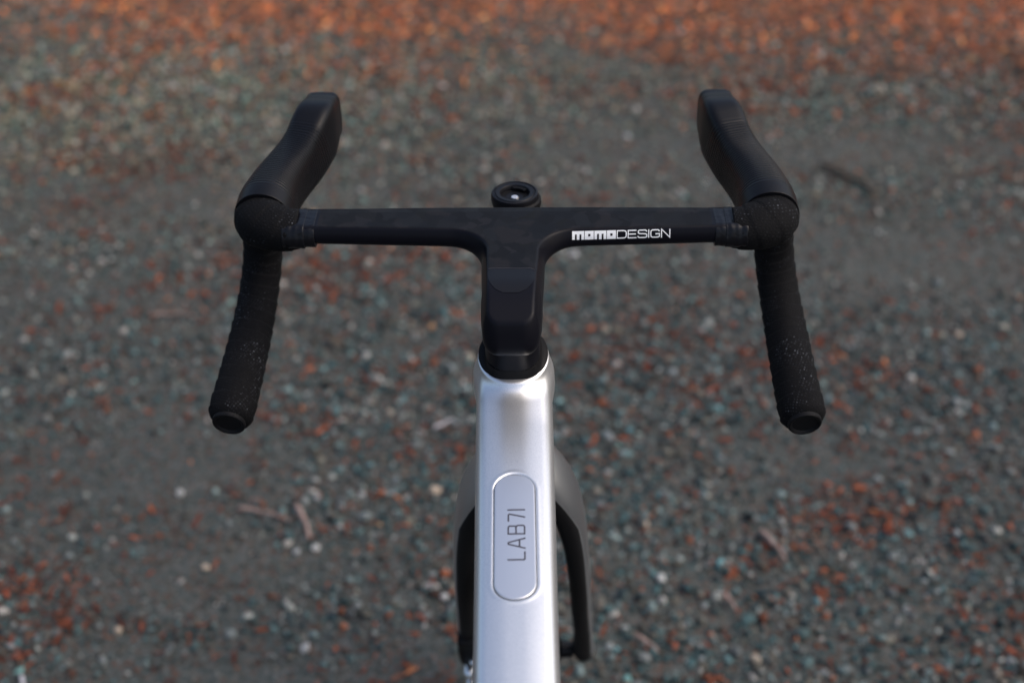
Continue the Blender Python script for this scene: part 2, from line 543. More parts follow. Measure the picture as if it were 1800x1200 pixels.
plate('cap_seam', [(-0.0172, -0.0803), (-0.0172, -0.0798), (0.0142, -0.0798), (0.0168, -0.0822), (0.0164, -0.0826), (0.0140, -0.0803)], bvh, (0, 0, -1), 0.00055, bar,
      (mat('seam_edge', (0.035, 0.032, 0.036), 0.5),), origin=lambda a, b: Vector((a, b, 1.05)), thick=0.0008)

# --- lettering: strokes and filled shapes in letter units, then laid on a surface
def strokes_to_polys(lines, w):
    out = []
    for ln in lines:
        closed = ln[0] == ln[-1] and len(ln) > 2
        P = [Vector(p) for p in (ln[:-1] if closed else ln)]
        n = len(P); L = []; Rr = []
        for i, p in enumerate(P):
            a = P[i-1] if (i > 0 or closed) else None
            b = P[(i+1) % n] if (i < n-1 or closed) else None
            d1 = (p-a).normalized() if a is not None else (b-p).normalized()
            d2 = (b-p).normalized() if b is not None else d1
            n1 = Vector((-d1.y, d1.x)); n2 = Vector((-d2.y, d2.x))
            m = (n1+n2).normalized(); k_ = 1/max(0.5, m.dot(n1))
            L.append(p + m*w/2*k_); Rr.append(p - m*w/2*k_)
        rngn = range(n) if closed else range(n-1)
        for i in rngn:
            j = (i+1) % n
            out.append([L[i], L[j], Rr[j], Rr[i]])
    return out

def subdiv_poly(q, m=4):
    """split a quad into m x m cells"""
    a, b, c, d = q; cells = []
    nx = max(1, int(max((b-a).length, (c-d).length)*m+0.5)); ny = max(1, int(max((d-a).length, (c-b).length)*m+0.5))
    def at_(u, v): return a.lerp(b, u).lerp(d.lerp(c, u), v)
    for i in range(nx):
        for j in range(ny):
            cells.append([at_(i/nx, j/ny), at_((i+1)/nx, j/ny), at_((i+1)/nx, (j+1)/ny), at_(i/nx, (j+1)/ny)])
    return cells

def lettering(name, quads, place, parent, mats, thick=0.00012, m=4):
    V = []; F = []
    for q in quads:
        for c in subdiv_poly(q, m):
            i = len(V)
            top = []; bot = []
            for p in c:
                loc, nor = place(p.x, p.y)
                top.append(loc + nor*thick); bot.append(loc - nor*0.00015)
            V += [v[:] for v in top] + [v[:] for v in bot]
            F += [(i, i+1, i+2, i+3), (i, i+4, i+5, i+1), (i+1, i+5, i+6, i+2), (i+2, i+6, i+7, i+3), (i+3, i+7, i+4, i)]
    me = mesh_np(name, V, F, False)
    return link(name, me, parent, mats)

def rect(x0, y0, x1, y1):
    return [Vector((x0, y0)), Vector((x1, y0)), Vector((x1, y1)), Vector((x0, y1))]

# momo block letters then thin wide DESIGN; one unit = cap height
blocks = []
def glyph_m(x):   # width 1.58
    w = 1.58; st = 0.36; gap = (w-3*st)/2
    blocks.append(rect(x, 0.62, x+w, 1.0))
    for i in range(3):
        x0 = x + i*(st+gap); blocks.append(rect(x0, 0, x0+st, 0.62))
    return w
def glyph_o(x):   # square ring with a small hole
    w = 1.20
    blocks.append(rect(x, 0, x+w, 0.36)); blocks.append(rect(x, 0.64, x+w, 1.0))
    blocks.append(rect(x, 0.36, x+w/2-0.15, 0.64)); blocks.append(rect(x+w/2+0.15, 0.36, x+w, 0.64))
    return w
x = 0.0
for ch in 'momo':
    x += (glyph_m(x) if ch == 'm' else glyph_o(x)) + 0.08
lines = []
def r_(x0, pts): lines.append([(x0+a, b) for a, b in pts])
h0, h1 = 0.075, 0.925
x += 0.02
r_(x, [(0.07, h0), (0.95, h0), (1.18, 0.14), (1.27, 0.30), (1.27, 0.70), (1.18, 0.86), (0.95, h1), (0.07, h1), (0.07, h0)]); x += 1.46
r_(x, [(1.15, h1), (0.07, h1), (0.07, h0), (1.18, h0)]); r_(x, [(0.07, 0.5), (1.08, 0.5)]); x += 1.32
r_(x, [(1.20, 0.74), (1.18, 0.84), (1.02, h1), (0.24, h1), (0.09, 0.84), (0.09, 0.62), (0.22, 0.53), (1.06, 0.49), (1.22, 0.40), (1.22, 0.18), (1.06, h0), (0.22, h0), (0.06, 0.16), (0.05, 0.27)]); x += 1.40
r_(x, [(0.07, 0), (0.07, 1)]); x += 0.28
r_(x, [(1.20, 0.73), (1.17, 0.84), (1.0, h1), (0.30, h1), (0.10, 0.82), (0.07, 0.6), (0.07, 0.4), (0.10, 0.18), (0.30, h0), (1.0, h0), (1.20, 0.16), (1.22, 0.46), (0.68, 0.46)]); x += 1.42
r_(x, [(0.07, 0), (0.07, 0.97), (1.17, 0.03), (1.17, 1.0)]); x += 1.24
TOTAL = x
quads = blocks + strokes_to_polys(lines, 0.135)
tx0, tx1, cap_h = 0.0448, 0.1200, 0.0064
fn_ = Vector((0, -0.80, 0.60))                       # looking square at the rear face of the bar
fu_ = Vector((0, 0.60, 0.80))
def place_bar(u, v):
    X = tx0 + (tx1-tx0)*u/TOTAL
    base = Vector((X, -0.0235 + 0.045*(X-tx0), 0.9538)) + fu_*(v-0.35)*cap_h
    loc, nor = drop_on(bvh, base + fn_*0.05, -fn_)
    return (loc if loc is not None else base), fn_
lettering('lettering', quads, place_bar, bar, (M_letter_white,), m=5)

# --- finishing tape rings, bar tape, hoods, plugs, levers on both sides
def wrap(s, a, total, pitch=0.0130, amp=0.0012, slant=0.35):
    ph = (s/pitch + slant*np.sin(a)) % 1.0
    edge = np.clip(ph/0.12, 0, 1)
    return amp*(edge*(1.15-0.75*ph) - 0.45) + 0.00025*np.sin(5*a + 40*s)

def f_wing(off, x0, x1, sgn, lump):
    def f(x, y, z):
        ax = x*sgn
        rear = -0.0238 + 0.0058; yc = (rear+0.0125)/2; hy = (0.0125-rear)/2
        dp = np.abs(y-yc) - hy
        zt = 0.9602 - 0.10*np.clip(y-0.004, 0, 1)
        d = smax(z-zt, dp*math.cos(.52)+(z-zt)*math.sin(.52), 0.004)
        d = smax(d, dp-0.0052, 0.006); d = smax(d, 0.9405-z, 0.014)
        d = d - off - lump*(0.6*np.sin(ax*1150 + y*160 + sgn*1.3) + 0.6*np.sin(ax*620 - z*300*sgn + 1 + sgn) + 0.5*np.sin(y*240 + ax*300*sgn))
        return smax(np.maximum(x0-ax, ax-x1), d, 0.0008)
    return f

for sgn in (-1, 1):
    isosurface('finishing_tape', f_wing(0.0004, 0.1545, 0.180, sgn, 0.00010), (min(sgn*.150, sgn*.184), -0.032, 0.934), (max(sgn*.150, sgn*.184), 0.026, 0.968), 0.0007, bike, (M_finish,))
    isosurface('finishing_tape_end', f_wing(0.0009, 0.1625, 0.180, sgn, 0.00016), (min(sgn*.158, sgn*.184), -0.033, 0.933), (max(sgn*.158, sgn*.184), 0.027, 0.969), 0.0007, bike, (M_finish,)).name = 'finishing_tape'
    # tape over the bend and down the drop
    rows = [(.1690, -.0035, .9500, .0168, .0148, 2.2), (.1780, -.0035, .9500, .0185, .0165, 2.1), (.1890, .0000, .9500, .0200, .0185, 2),
            (.1990, .0080, .9495, .0212, .0200, 2), (.2045, .0210, .9465, .0200, .0195, 2), (.2075, .0370, .9380, .0180, .0180, 2),
            (.2100, .0500, .9220, .0165, .0165, 2), (.2125, .0560, .9010, .0160, .0160, 2), (.2155, .0520, .8780, .0160, .0160, 2), (.2185, .0370, .8590, .0163, .0163, 2),
            (.2212, .0120, .8450, .0168, .0168, 2), (.2228, -.0180, .8365, .0172, .0172, 2), (.2243, -.0480, .8290, .0176, .0176, 2), (.2262, -.0740, .8215, .0176, .0176, 2), (.2268, -.0810, .8195, .0165, .0165, 2)]
    rows = [(sgn*a, *b) for a, *b in rows]
    P, s = bez(rows, 260)
    # parallel transport frames
    T = np.gradient(P[:, :3], axis=0); T /= np.linalg.norm(T, axis=1)[:, None]
    Nn = np.array([0, 0, 1.0]); seg = 56; V = []; UV = []
    ang = np.linspace(0, 2*math.pi, seg, endpoint=False)
    for i in range(len(P)):
        Nn = Nn - T[i]*Nn.dot(T[i]); Nn /= np.linalg.norm(Nn); Bn = np.cross(T[i], Nn)
        rr = P[i, 3] + wrap(s[i], ang, s[-1])*(1.0 if s[i] > .06 else 0.8)
        if s[i] > s[-1]-0.006: rr = P[i, 3] + 0*ang - 0.0035*(1-(s[-1]-s[i])/0.006)**2
        r2 = rr*P[i, 4]/P[i, 3]
        V.append(P[i, :3] + (np.cos(ang)*rr)[:, None]*Bn + (np.sin(ang)*r2)[:, None]*Nn)
        UV.append(np.c_[np.full(seg, s[i]), ang*0.0175])
    V = np.concatenate(V); UVv = np.concatenate(UV); n = len(P)
    Fq = [(i*seg+j, i*seg+(j+1) % seg, (i+1)*seg+(j+1) % seg, (i+1)*seg+j) for i in range(n-1) for j in range(seg)]
    Fq += [tuple(range(seg))[::-1], tuple(range((n-1)*seg, n*seg))]
    me = mesh_np('bar_tape', V, Fq)
    outward(me)
    ul = me.uv_layers.new(name='UVMap')
    li = np.empty(len(me.loops), dtype=np.int32); me.loops.foreach_get('vertex_index', li)
    co = UVv[li].copy()
    for f in range(seg-1, (n-1)*seg, seg):
        for q in range(4):
            if li[f*4+q] % seg == 0: co[f*4+q, 1] = 2*math.pi*0.0175
    ul.data.foreach_set('uv', co.astype(np.float32).ravel())
    tape = link('bar_tape', me, bike, (M_tape,))
    # end plug: shallow dished disc set in the tape end
    pend = P[-1, :3]; tdir = Vector(T[-1])
    pl = revolve('end_plug', [(0.0002, -0.006), (0.0132, -0.006), (0.0134, 0.0022), (0.0128, 0.0031), (0.0118, 0.0033), (0.0108, 0.0026), (0.0098, 0.0014), (0.0002, 0.0006)], 'Z', 48, bike, (M_matte,))
    pl.location = Vector(pend); pl.rotation_euler = tdir.to_track_quat('Z', 'Y').to_euler()

    # brake hood
    hr = [(.2005, .0150, .9475, .0232, .0250, 2.1), (.1998, .0290, .9490, .0236, .0258, 2.15), (.1978, .0480, .9495, .0216, .0250, 2.4), (.1938, .0680, .9500, .0198, .0242, 2.7),
          (.1885, .0870, .9510, .0186, .0235, 3.0), (.1826, .1030, .9535, .0178, .0235, 3.4), (.1778, .1160, .9575, .0168, .0243, 4.0),
          (.1742, .1280, .9620, .0166, .0255, 5.0), (.1724, .1360, .9645, .0166, .0258, 5.0), (.1710, .1480, .9645, .0160, .0240, 5.0), (.1702, .1620, .9640, .0150, .0215, 4.6), (.1700, .1720, .9635, .0138, .0195, 4.4), (.1702, .1745, .9635, .0115, .0165, 4)]
    hr = [(sgn*a, *b) for a, *b in hr]
    def hpost(me, P, s, seg, n):
        at_ = me.attributes.new('rib', 'FLOAT', 'POINT')
        ss = np.repeat(s, seg)
        val = sstep(ss, 0.010, 0.022)*(1-sstep(ss, 0.104, 0.116))
        at_.data.foreach_set('value', val.astype(np.float32))
    loft('brake_hood', hr, 150, 64, parent=bike, mats=(M_hood,), uv=True, post=hpost)
    # lever blade: pivots under the hood tip, sweeps down and out beside the drop
    lv = [(.1720, .168, .958, .0085, .0050, 2.4), (.1745, .178, .940, .0085, .0045, 2.5), (.1800, .176, .920, .0085, .0040, 2.6), (.1880, .164, .902, .0080, .0036, 2.6),
          (.1990, .142, .886, .0078, .0034, 2.6), (.2110, .115, .875, .0076, .0032, 2.6), (.2200, .092, .869, .0070, .0030, 2.4), (.2225, .084, .868, .0035, .0018, 2)]
    lv = [(sgn*a, *b) for a, *b in lv]
    loft('brake_lever', lv, 48, 20, up=(sgn*1.0, 0, 0.25), parent=bike, mats=(M_black,))

# --- computer mount ahead of the stem
cm = (-0.0008, 0.0462, 0.9545)
mount = revolve('computer_mount', [(0.0150, -0.0125), (0.0182, -0.0110), (0.0192, -0.0070), (0.0192, -0.0020), (0.0186, -0.0002), (0.0172, 0.0002), (0.0168, -0.0006), (0.0160, -0.0006),
                                   (0.0154, 0.0002), (0.0124, 0.0000), (0.0118, -0.0008), (0.0116, -0.0045), (0.0070, -0.0048), (0.0066, -0.0040), (0.0001, -0.0040)], 'Z', 72, bike, (M_black,), cm)
revolve('mount_base', [(0.0140, -0.0150), (0.0185, -0.0140), (0.0197, -0.0095), (0.0194, -0.0055), (0.0180, -0.0040), (0.0100, -0.0042)], 'Z', 60, mount, (M_matte,), (cm[0]+0.0016, cm[1]-0.0008, cm[2]))
sc_ = revolve('screw', [(0.0001, 0.0012), (0.0009, 0.0012), (0.0010, 0.0020), (0.0027, 0.0019), (0.0032, 0.0010), (0.0032, -0.0005)][::-1], 'Z', 24, mount, (M_screw,), (cm[0], cm[1]-0.0035, cm[2]-0.0042))
for k_ in range(2):     # bayonet tabs inside the ring
    a0 = R(35 + 180*k_); V = []; F = []
    for j in range(9):
        a_ = a0 + R(8)*j
        for rr, zz in ((0.0120, -0.0012), (0.0088, -0.0012), (0.0088, -0.0026), (0.0120, -0.0026)):
            V.append((cm[0]+rr*math.cos(a_), cm[1]+rr*math.sin(a_), cm[2]+zz))
    for j in range(8):
        for q in range(4): F.append((j*4+q, j*4+(q+1) % 4, (j+1)*4+(q+1) % 4, (j+1)*4+q))
    F += [(3, 2, 1, 0), (32, 33, 34, 35)]
    link('tab', mesh_np('tab', V, F, False), mount, (M_matte,))
loft('mount_arm', [(-.0008, .034, .9455, .0085, .0035, 3), (-.0008, .015, .9390, .0075, .0035, 3), (-.0008, -.004, .9375, .0070, .0040, 3)], 12, 20, parent=mount, mats=(M_black,))

# --- headset: spacer and oval cover on the steering axis
def oval_stack(name, rows, parent, mats, seg=72, e=2.3):
    a = np.linspace(0, 2*math.pi, seg, endpoint=False); V = []
    for hx, hs, u, so in rows:
        c, q = np.cos(a), np.sin(a)
        X = np.sign(c)*np.abs(c)**(2/e)*hx; Sv = np.sign(q)*np.abs(q)**(2/e)*hs
        V += [tuple(steer(X[i], Sv[i]+so, u)) for i in range(seg)]
    n = len(rows)
    F = [(i*seg+j, i*seg+(j+1) % seg, (i+1)*seg+(j+1) % seg, (i+1)*seg+j) for i in range(n-1) for j in range(seg)]
    F += [tuple(range(seg))[::-1], tuple(range((n-1)*seg, n*seg))]
    me = mesh_np(name, V, F); outward(me); me.set_sharp_from_angle(angle=R(30))
    return link(name, me, parent, mats)
oval_stack('headset_spacer', [(.0224, .0240, .0014, -.0005), (.0215, .0236, .0030, -.0005), (.0206, .0229, .0060, -.0005), (.0204, .0227, .0099, -.0005), (.0196, .0220, .0100, -.0005)], bike, (M_matte,), e=3.0)
oval_stack('headset_cover', [(.0240, .0240, -.006, .001), (.0262, .0258, -.0008, .001), (.0264, .0260, .0002, .001), (.0258, .0254, .0010, .001), (.0226, .0240, .0024, .0005)], bike, (M_matte,), e=2.15)

# --- top tube and the collar under the headset cover (one painted surface)
TTs = 0.111
def zt_tube(y): return 0.8745 + TTs*(y+0.124) + 0.0018*sstep(y, -0.150, -0.110)
def stadium(x, y, yc, hl, r_):
    q = np.maximum(np.abs(y-yc) - (hl-r_), 0)
    return np.hypot(x, q) - r_
BY, BH, BR = -0.2555, 0.0550, 0.0140
def badge2d(x, y):
    return rbox2(x, y-BY, BR, BH, 0.0137)
def f_top(x, y, z):
    zz = zt_tube(y)
    ax = np.abs(x)
    w = 0.0268 - 0.0010*sstep(-y, 0.15, 0.32)
    # crowned top, corner bevels, sides opening out slightly downwards
    top = (z - (zz - 2.2*x*x))*0.994
    side = (ax - w)*0.985 - (zz - z)*0.10
    bevel = ((ax-0.0175)*0.34 + (z-zz+0.0004)*0.94)
    d = smax(top, bevel, 0.004)
    d = smax(d, side, 0.0075)
    d = smax(d, (zz-0.046) - z + 0.3*np.abs(x)**1.0, 0.02)
    s_ = (y-A0[1])*W[1] + (z-A0[2])*W[2]
    t = (y-A0[1])*U[1] + (z-A0[2])*U[2]
    d = smax(d, y + 0.080, 0.01)
    # head tube collar
    hw = 0.0263 - 0.0020*sstep(-t, 0.0, 0.012)
    dh = (np.sqrt((x/hw)**2 + ((s_-0.001)/(hw-0.0004))**2) - 1)*hw
    dh = smax(dh, t + 0.0015, 0.0022)
    d = smin(d, dh, 0.019)
    # recess that holds the badge, with a soft moulded lip
    b = badge2d(x, y)
    lip = 0.00022*np.exp(-((b-0.0024)/0.0014)**2)
    d = d - lip*(z > zz-0.01)
    d = smax(d, -np.maximum(b - 0.0007 - (z-zz+0.001)*0.4, (zz-0.0030)-z), 0.0009)
    return d
ttube = isosurface('top_tube', f_top, (-0.036, -0.640, 0.760), (0.036, -0.030, 0.896), (0.0011, 0.0014, 0.0011), bike, (M_silver,))
ttube['label'] = 'silver metallic top tube, brightly reflecting the sky'

# badge plate
def f_badge(x, y, z):
    zz = zt_tube(y)
    return smax(badge2d(x, y) - 0.0000, np.abs(z - (zz - 1.8*x*x) + 0.0008) - 0.0010, 0.0007)
badge = isosurface('badge', f_badge, (-0.018, -0.330, 0.846), (0.018, -0.194, 0.871), (0.0006, 0.0009, 0.0005), ttube, (M_badge,))
me = badge.data
bvb = BVHTree.FromPolygons([v.co[:] for v in me.vertices], [p.vertices[:] for p in me.polygons])
# floor of the recess so that the joint reads dark
link('badge_seat', mesh_np('badge_seat', [(math.copysign(0.0143, px), BY + py*0.0555, zt_tube(BY + py*0.0555)-0.0024) for px, py in ((-1, -1), (1, -1), (1, 1), (-1, 1))], [(0, 1, 2, 3)], False), ttube, (M_gap,))

# LAB71 reads from the saddle side upwards: u runs towards the head tube, v towards the left
L = []
def ls(x0, pts): L.append([(x0+a, b) for a, b in pts])
xx = 0
ls(xx, [(0.045, 1), (0.045, 0.10), (0.09, 0.045), (0.58, 0.045)]); xx += 0.74
ls(xx, [(0.03, 0), (0.30, 0.93), (0.36, 0.965), (0.42, 0.93), (0.69, 0)]); ls(xx, [(0.13, 0.33), (0.59, 0.33)]); xx += 0.93
ls(xx, [(0.045, 0.045), (0.045, 0.955), (0.46, 0.955), (0.56, 0.90), (0.56, 0.60), (0.50, 0.52), (0.58, 0.46), (0.60, 0.40), (0.60, 0.11), (0.52, 0.045), (0.045, 0.045)]); ls(xx, [(0.045, 0.52), (0.50, 0.52)]); xx += 0.84
ls(xx, [(0.045, 0.86), (0.045, 0.955), (0.52, 0.955), (0.52, 0.86), (0.22, 0.0)]) if False else ls(xx, [(0.02, 0.945), (0.46, 0.945), (0.515, 0.90), (0.515, 0.84), (0.30, 0.0)]); ls(xx, [(0.045, 0.955), (0.045, 0.80)]) if False else None; xx += 0.76
ls(xx, [(0.045, 0), (0.045, 1)]); xx += 0.10
TW = xx
hgt = 0.0122
ya, yb = -0.2785, -0.2330
def place_badge(u, v):
    Y = ya + (yb-ya)*u/TW
    X = 0.0072 - hgt*v
    loc, nor = drop_on(bvb, (X, Y, 0.9), (0, 0, -1))
    return (loc if loc is not None else Vector((X, Y, zt_tube(Y)))), Vector((0, -0.11, 0.99))
lettering('lettering', strokes_to_polys(L, 0.088), place_badge, ttube, (M_letter_dark,), thick=0.00008, m=3)

# --- head tube, down tube, seat tube
def along(u, w=0.0): 
    p = steer(0, w, u); return p
p0, p1, p2, p3 = along(-0.008), along(-0.05), along(-0.11), along(-0.148)
loft('head_tube', [(*p0, .0245, .0250, 2.2), (*p1, .0245, .0270, 2.2), (*p2, .0250, .0295, 2.2), (*p3, .0265, .0320, 2.2)], 30, 48, up=(0, -1, 0.2), parent=bike, mats=(M_silver,))
loft('down_tube', [(0, -.060, .795, .0270, .0300, 2.8), (0, -.150, .690, .0285, .0280, 3), (0, -.330, .475, .0290, .0280, 3), (0, -.500, .285, .0310, .0290, 3)], 40, 40, parent=bike, mats=(M_black,))
loft('seat_tube', [(0, -.500, .285, .0230, .0200, 2.6), (0, -.640, .815, .0150, .0190, 2.4)], 20, 32, up=(0, 1, 0), parent=bike, mats=(M_silver,))

# --- fork: crown and two legs, silver outside, black on the inner faces
M_fork = mat('fork_two_tone', (0.8, 0.82, 0.88), 0.32, 0.9, 0.5, 0.6, 0.08)
k = NT(M_fork)
ia = k.n('ShaderNodeAttribute', attribute_name='inner')
st = k.ramp(ia.outputs['Fac'], [(0.47, g(0)), (0.53, g(1))])
for nm, va, vb in (('Metallic', 0.92, 0.0), ('Roughness', 0.32, 0.6), ('Coat Weight', 0.6, 0.0), ('Specular IOR Level', 0.5, 0.25)):
    q = k.n('ShaderNodeMix', data_type='FLOAT'); k.l(st.outputs[0], q.inputs['Factor'])
    q.inputs['A'].default_value = va; q.inputs['B'].default_value = vb; k.l(q.outputs['Result'], k.b.inputs[nm])
q = k.n('ShaderNodeMix', data_type='RGBA'); k.l(st.outputs[0], q.inputs['Factor'])
q.inputs['A'].default_value = (0.52, 0.53, 0.55, 1); q.inputs['B'].default_value = (0.009, 0.009, 0.010, 1); k.l(q.outputs['Result'], k.b.inputs['Base Color'])
def two_tone(sgn):
    def post(me, P, s, seg, n):
        co = np.empty(len(me.vertices)*3, np.float32); me.vertices.foreach_get('co', co); co = co.reshape(-1, 3)
        no_ = np.empty(len(me.vertices)*3, np.float32); me.vertices.foreach_get('normal', no_); no_ = no_.reshape(-1, 3)
        q = np.clip((0.765 - co[:, 2])/0.09, 0, 1)
        f = 0.5 + 1.2*((-0.75 + 1.60*q**0.6) - no_[:, 0]*sgn)
        at_ = me.attributes.new('inner', 'FLOAT', 'POINT'); at_.data.foreach_set('value', np.clip(f, 0, 1).astype(np.float32))
    return post
cr = along(-0.160)
fork = loft('fork_crown', [(-.027, cr[1]+.002, cr[2]-.018, .010, .004, 2.2), (-.016, cr[1], cr[2]-.007, .026, .016, 2.3), (0, cr[1]-.001, cr[2]-.003, .033, .022, 2.4), (.016, cr[1], cr[2]-.007, .026, .016, 2.3), (.027, cr[1]+.002, cr[2]-.018, .010, .004, 2.2)], 40, 40, parent=bike, mats=(M_silver,))
for sgn in (-1, 1):
    rows = [(.0120, -.044, .756, .011, .022, 2.2), (.0215, -.041, .740, .0135, .025, 2.3), (.0320, -.037, .718, .0143, .026, 2.4), (.0398, -.031, .695, .0132, .026, 2.5), (.0462, -.021, .660, .0118, .025, 2.5), (.0528, .004, .585, .0103, .0225, 2.5),
            (.0562, .040, .500, .0100, .019, 2.4), (.0592, .078, .430, .0100, .0165, 2.3), (.0605, .112, .370, .0104, .0145, 2.3), (.0610, .1270, .344, .0106, .0150, 2.2), (.0610, .131, .334, .0070, .0110, 2.1)]
    rows = [(sgn*a, *b) for a, *b in rows]
    loft('fork_leg', rows, 120, 56, up=(0, 1, 0.3), parent=bike, mats=(M_fork,), post=two_tone(sgn))

# --- front wheel
HY, HZ = 0.1296, 0.340
wheel = bpy.data.objects.new('front_wheel', None); COL.objects.link(wheel)
wheel.parent = bike; wheel.location = (0, HY, HZ)
tp = [(0.3255 + 0.0145*math.sin(t), 0.0142*math.cos(t)) for t in np.linspace(0, 2*math.pi, 20, endpoint=False)]
revolve('tyre', tp, 'X', 128, wheel, (M_tyre,), closed=True)
revolve('rim', [(0.318, -.0105), (0.310, -.0125), (0.290, -.0120), (0.272, -.0050), (0.268, 0), (0.272, .0050), (0.290, .0120), (0.310, .0125), (0.318, .0105)], 'X', 128, wheel, (M_black,), closed=True)
revolve('hub', [(.008, -.050), (.010, -.046), (.018, -.036), (.019, -.032), (.011, -.026), (.010, .020), (.018, .028), (.019, .032), (.010, .038), (.008, .050)], 'X', 40, wheel, (M_black,))
revolve('axle', [(.0060, -.068), (.0085, -.067), (.0085, -.060), (.0060, -.058), (.0060, .058), (.0085, .060), (.0085, .067), (.0060, .068)], 'X', 24, wheel, (M_black,))
spoke_me = None
for i in range(24):
    a1 = 2*math.pi*i/24; side = 1 if i % 2 else -1
    a0 = a1 + side*0.0 + (0.9 if (i//2) % 2 else -0.9)
    pA = Vector((side*.032, .018*math.cos(a0), .018*math.sin(a0))); pB = Vector((side*.002, .270*math.cos(a1), .270*math.sin(a1)))
    if spoke_me is None:
        q = [(.0009*math.cos(t), .0009*math.sin(t)) for t in (0.5, 2.1, 3.6, 5.2)]
        spoke_me = mesh_np('spoke', [(a, b, 0) for a, b in q] + [(a, b, 1) for a, b in q], [(0, 1, 5, 4), (1, 2, 6, 5), (2, 3, 7, 6), (3, 0, 4, 7)])
        spoke_me.materials.append(M_black)
    o = bpy.data.objects.new('spoke', spoke_me); COL.objects.link(o); o.parent = wheel
    o.location = pA; o.rotation_euler = (pB-pA).to_track_quat('Z', 'Y').to_euler(); o.scale = (1, 1, (pB-pA).length)
revolve('disc_rotor', [(.062, -.0405), (.080, -.0405), (.080, -.0390), (.062, -.0390)], 'X', 96, wheel, (M_steel,), closed=True)
# brake caliper behind the left leg
cal = loft('brake_caliper', [(-.059, .066, .428, .010, .010, 4), (-.058, .080, .408, .012, .013, 4), (-.057, .098, .368, .012, .014, 4), (-.057, .112, .336, .009, .011, 4)], 24, 28, up=(1, 0, 0), parent=bike, mats=(M_matte,))
for bx, yy, zz, rr in ((-.0605, .083, .400, .0050), (-.0600, .085, .356, .0066), (-.0555, .084, .374, .0040), (-.0600, .084, .330, .0050)):
    revolve('bolt', [(0.0001, -rr*.95), (rr*.35, -rr*.88), (rr*.68, -rr*.65), (rr*.9, -rr*.35), (rr, 0), (rr, .014)][::-1], 'Y', 20, cal, (M_alloy,), (bx, yy-.006, zz))
loft('hose_clip', [(-.0680, .082, .4275, .0016, .0022, 2.5), (-.0600, .080, .4280, .0018, .0024, 2.5), (-.0520, .082, .4275, .0016, .0022, 2.5)], 12, 12, parent=cal, mats=(M_alloy,))

# the bars are turned slightly to the right: swing every steered part about the steering axis
bpy.context.view_layer.update()
STEER = Matrix.Translation(Vector(A0)) @ Matrix.Rotation(R(-1.5), 4, Vector(U)) @ Matrix.Translation(-Vector(A0))
for o in bike.children:
    if o.name.split('.')[0] not in ('top_tube', 'head_tube', 'down_tube', 'seat_tube', 'headset_cover'):
        o.matrix_basis = STEER @ o.matrix_basis

# ------------------------------------------------------------------ ground
gx, gy = np.meshgrid(np.linspace(-3.2, 3.2, 161), np.linspace(-1.6, 5.0, 166), indexing='ij')
def hgt_at(x, y):
    return 0.010*np.sin(x*1.7+0.6)*np.cos(y*1.3) + 0.004*np.sin(x*5.1+y*3.3) + 0.003*np.cos(y*7.7-x*4.1)
gz = hgt_at(gx, gy) - 0.012
nx, ny = gx.shape
# far sheet continues to the horizon around the near one
V = np.stack([gx.ravel(), gy.ravel(), gz.ravel()], 1)
edge = (gx == gx.min()) | (gx == gx.max()) | (gy == gy.min()) | (gy == gy.max())
V[edge.ravel(), 2] = -0.012
Fq = [(i*ny+j, (i+1)*ny+j, (i+1)*ny+j+1, i*ny+j+1) for i in range(nx-1) for j in range(ny-1)]
b0 = len(V)
far = [(-60, -60), (60, -60), (60, 60), (-60, 60)]
near = [(0, 0), (nx-1, 0), (nx-1, ny-1), (0, ny-1)]
V = np.vstack([V, [(a, b, -0.012) for a, b in far]])
def eidx(side):
    if side == 0: return [i*ny for i in range(nx)]
    if side == 1: return [(nx-1)*ny + j for j in range(ny)]
    if side == 2: return [i*ny + ny-1 for i in range(nx-1, -1, -1)]
    return [j for j in range(ny-1, -1, -1)]
for sd_ in range(4):
    e = eidx(sd_)
    Fq.append(tuple([b0+sd_, b0+(sd_+1) % 4] + e[::-1]))
ground = link('ground', mesh_np('ground', V, Fq), None, (M_ground,))
tag(ground, kind='structure')

# density fields shared by stones and litter (world x, y)
def blob(x, y, cx, cy, rx, ry): return np.exp(-(((x-cx)/rx)**2 + ((y-cy)/ry)**2))
def fbm(x, y, s, seed):
    out = np.zeros_like(x); amp = 1.0
    r0 = np.random.default_rng(seed)
    for o in range(4):
        for q in range(5):
            a = r0.uniform(0, 6.283); p = r0.uniform(0, 6.283); f = s*(2**o)*r0.uniform(0.7, 1.3)
            out += amp*np.sin(f*(x*np.cos(a)+y*np.sin(a)) + p)
        amp *= 0.62
    return out/5.2
def bare(x, y):
    b = 1.0*blob(x, y, -0.62, 0.86, 0.22, 0.12) + 0.9*blob(x, y, -0.43, 0.62, 0.20, 0.06) + 0.8*blob(x, y, -0.40, 0.40, 0.16, 0.06) + 0.9*blob(x, y, -0.12, 0.42, 0.14, 0.05)
    b += 0.9*blob(x, y, 0.52, 0.86, 0.16, 0.07) + 0.9*blob(x, y, 0.75, 1.50, 0.30, 0.16) + 0.8*blob(x, y, 0.70, 1.95, 0.55, 0.10) + 0.6*blob(x, y, -0.6, 1.75, 0.5, 0.14)
    b += 0.6*blob(x, y, 0.25, 1.65, 0.35, 0.10) + 0.5*blob(x, y, -0.9, 1.35, 0.3, 0.15)
    return np.clip(b + 0.35*np.clip(fbm(x, y, 4.0, 3), 0, 1), 0, 1)

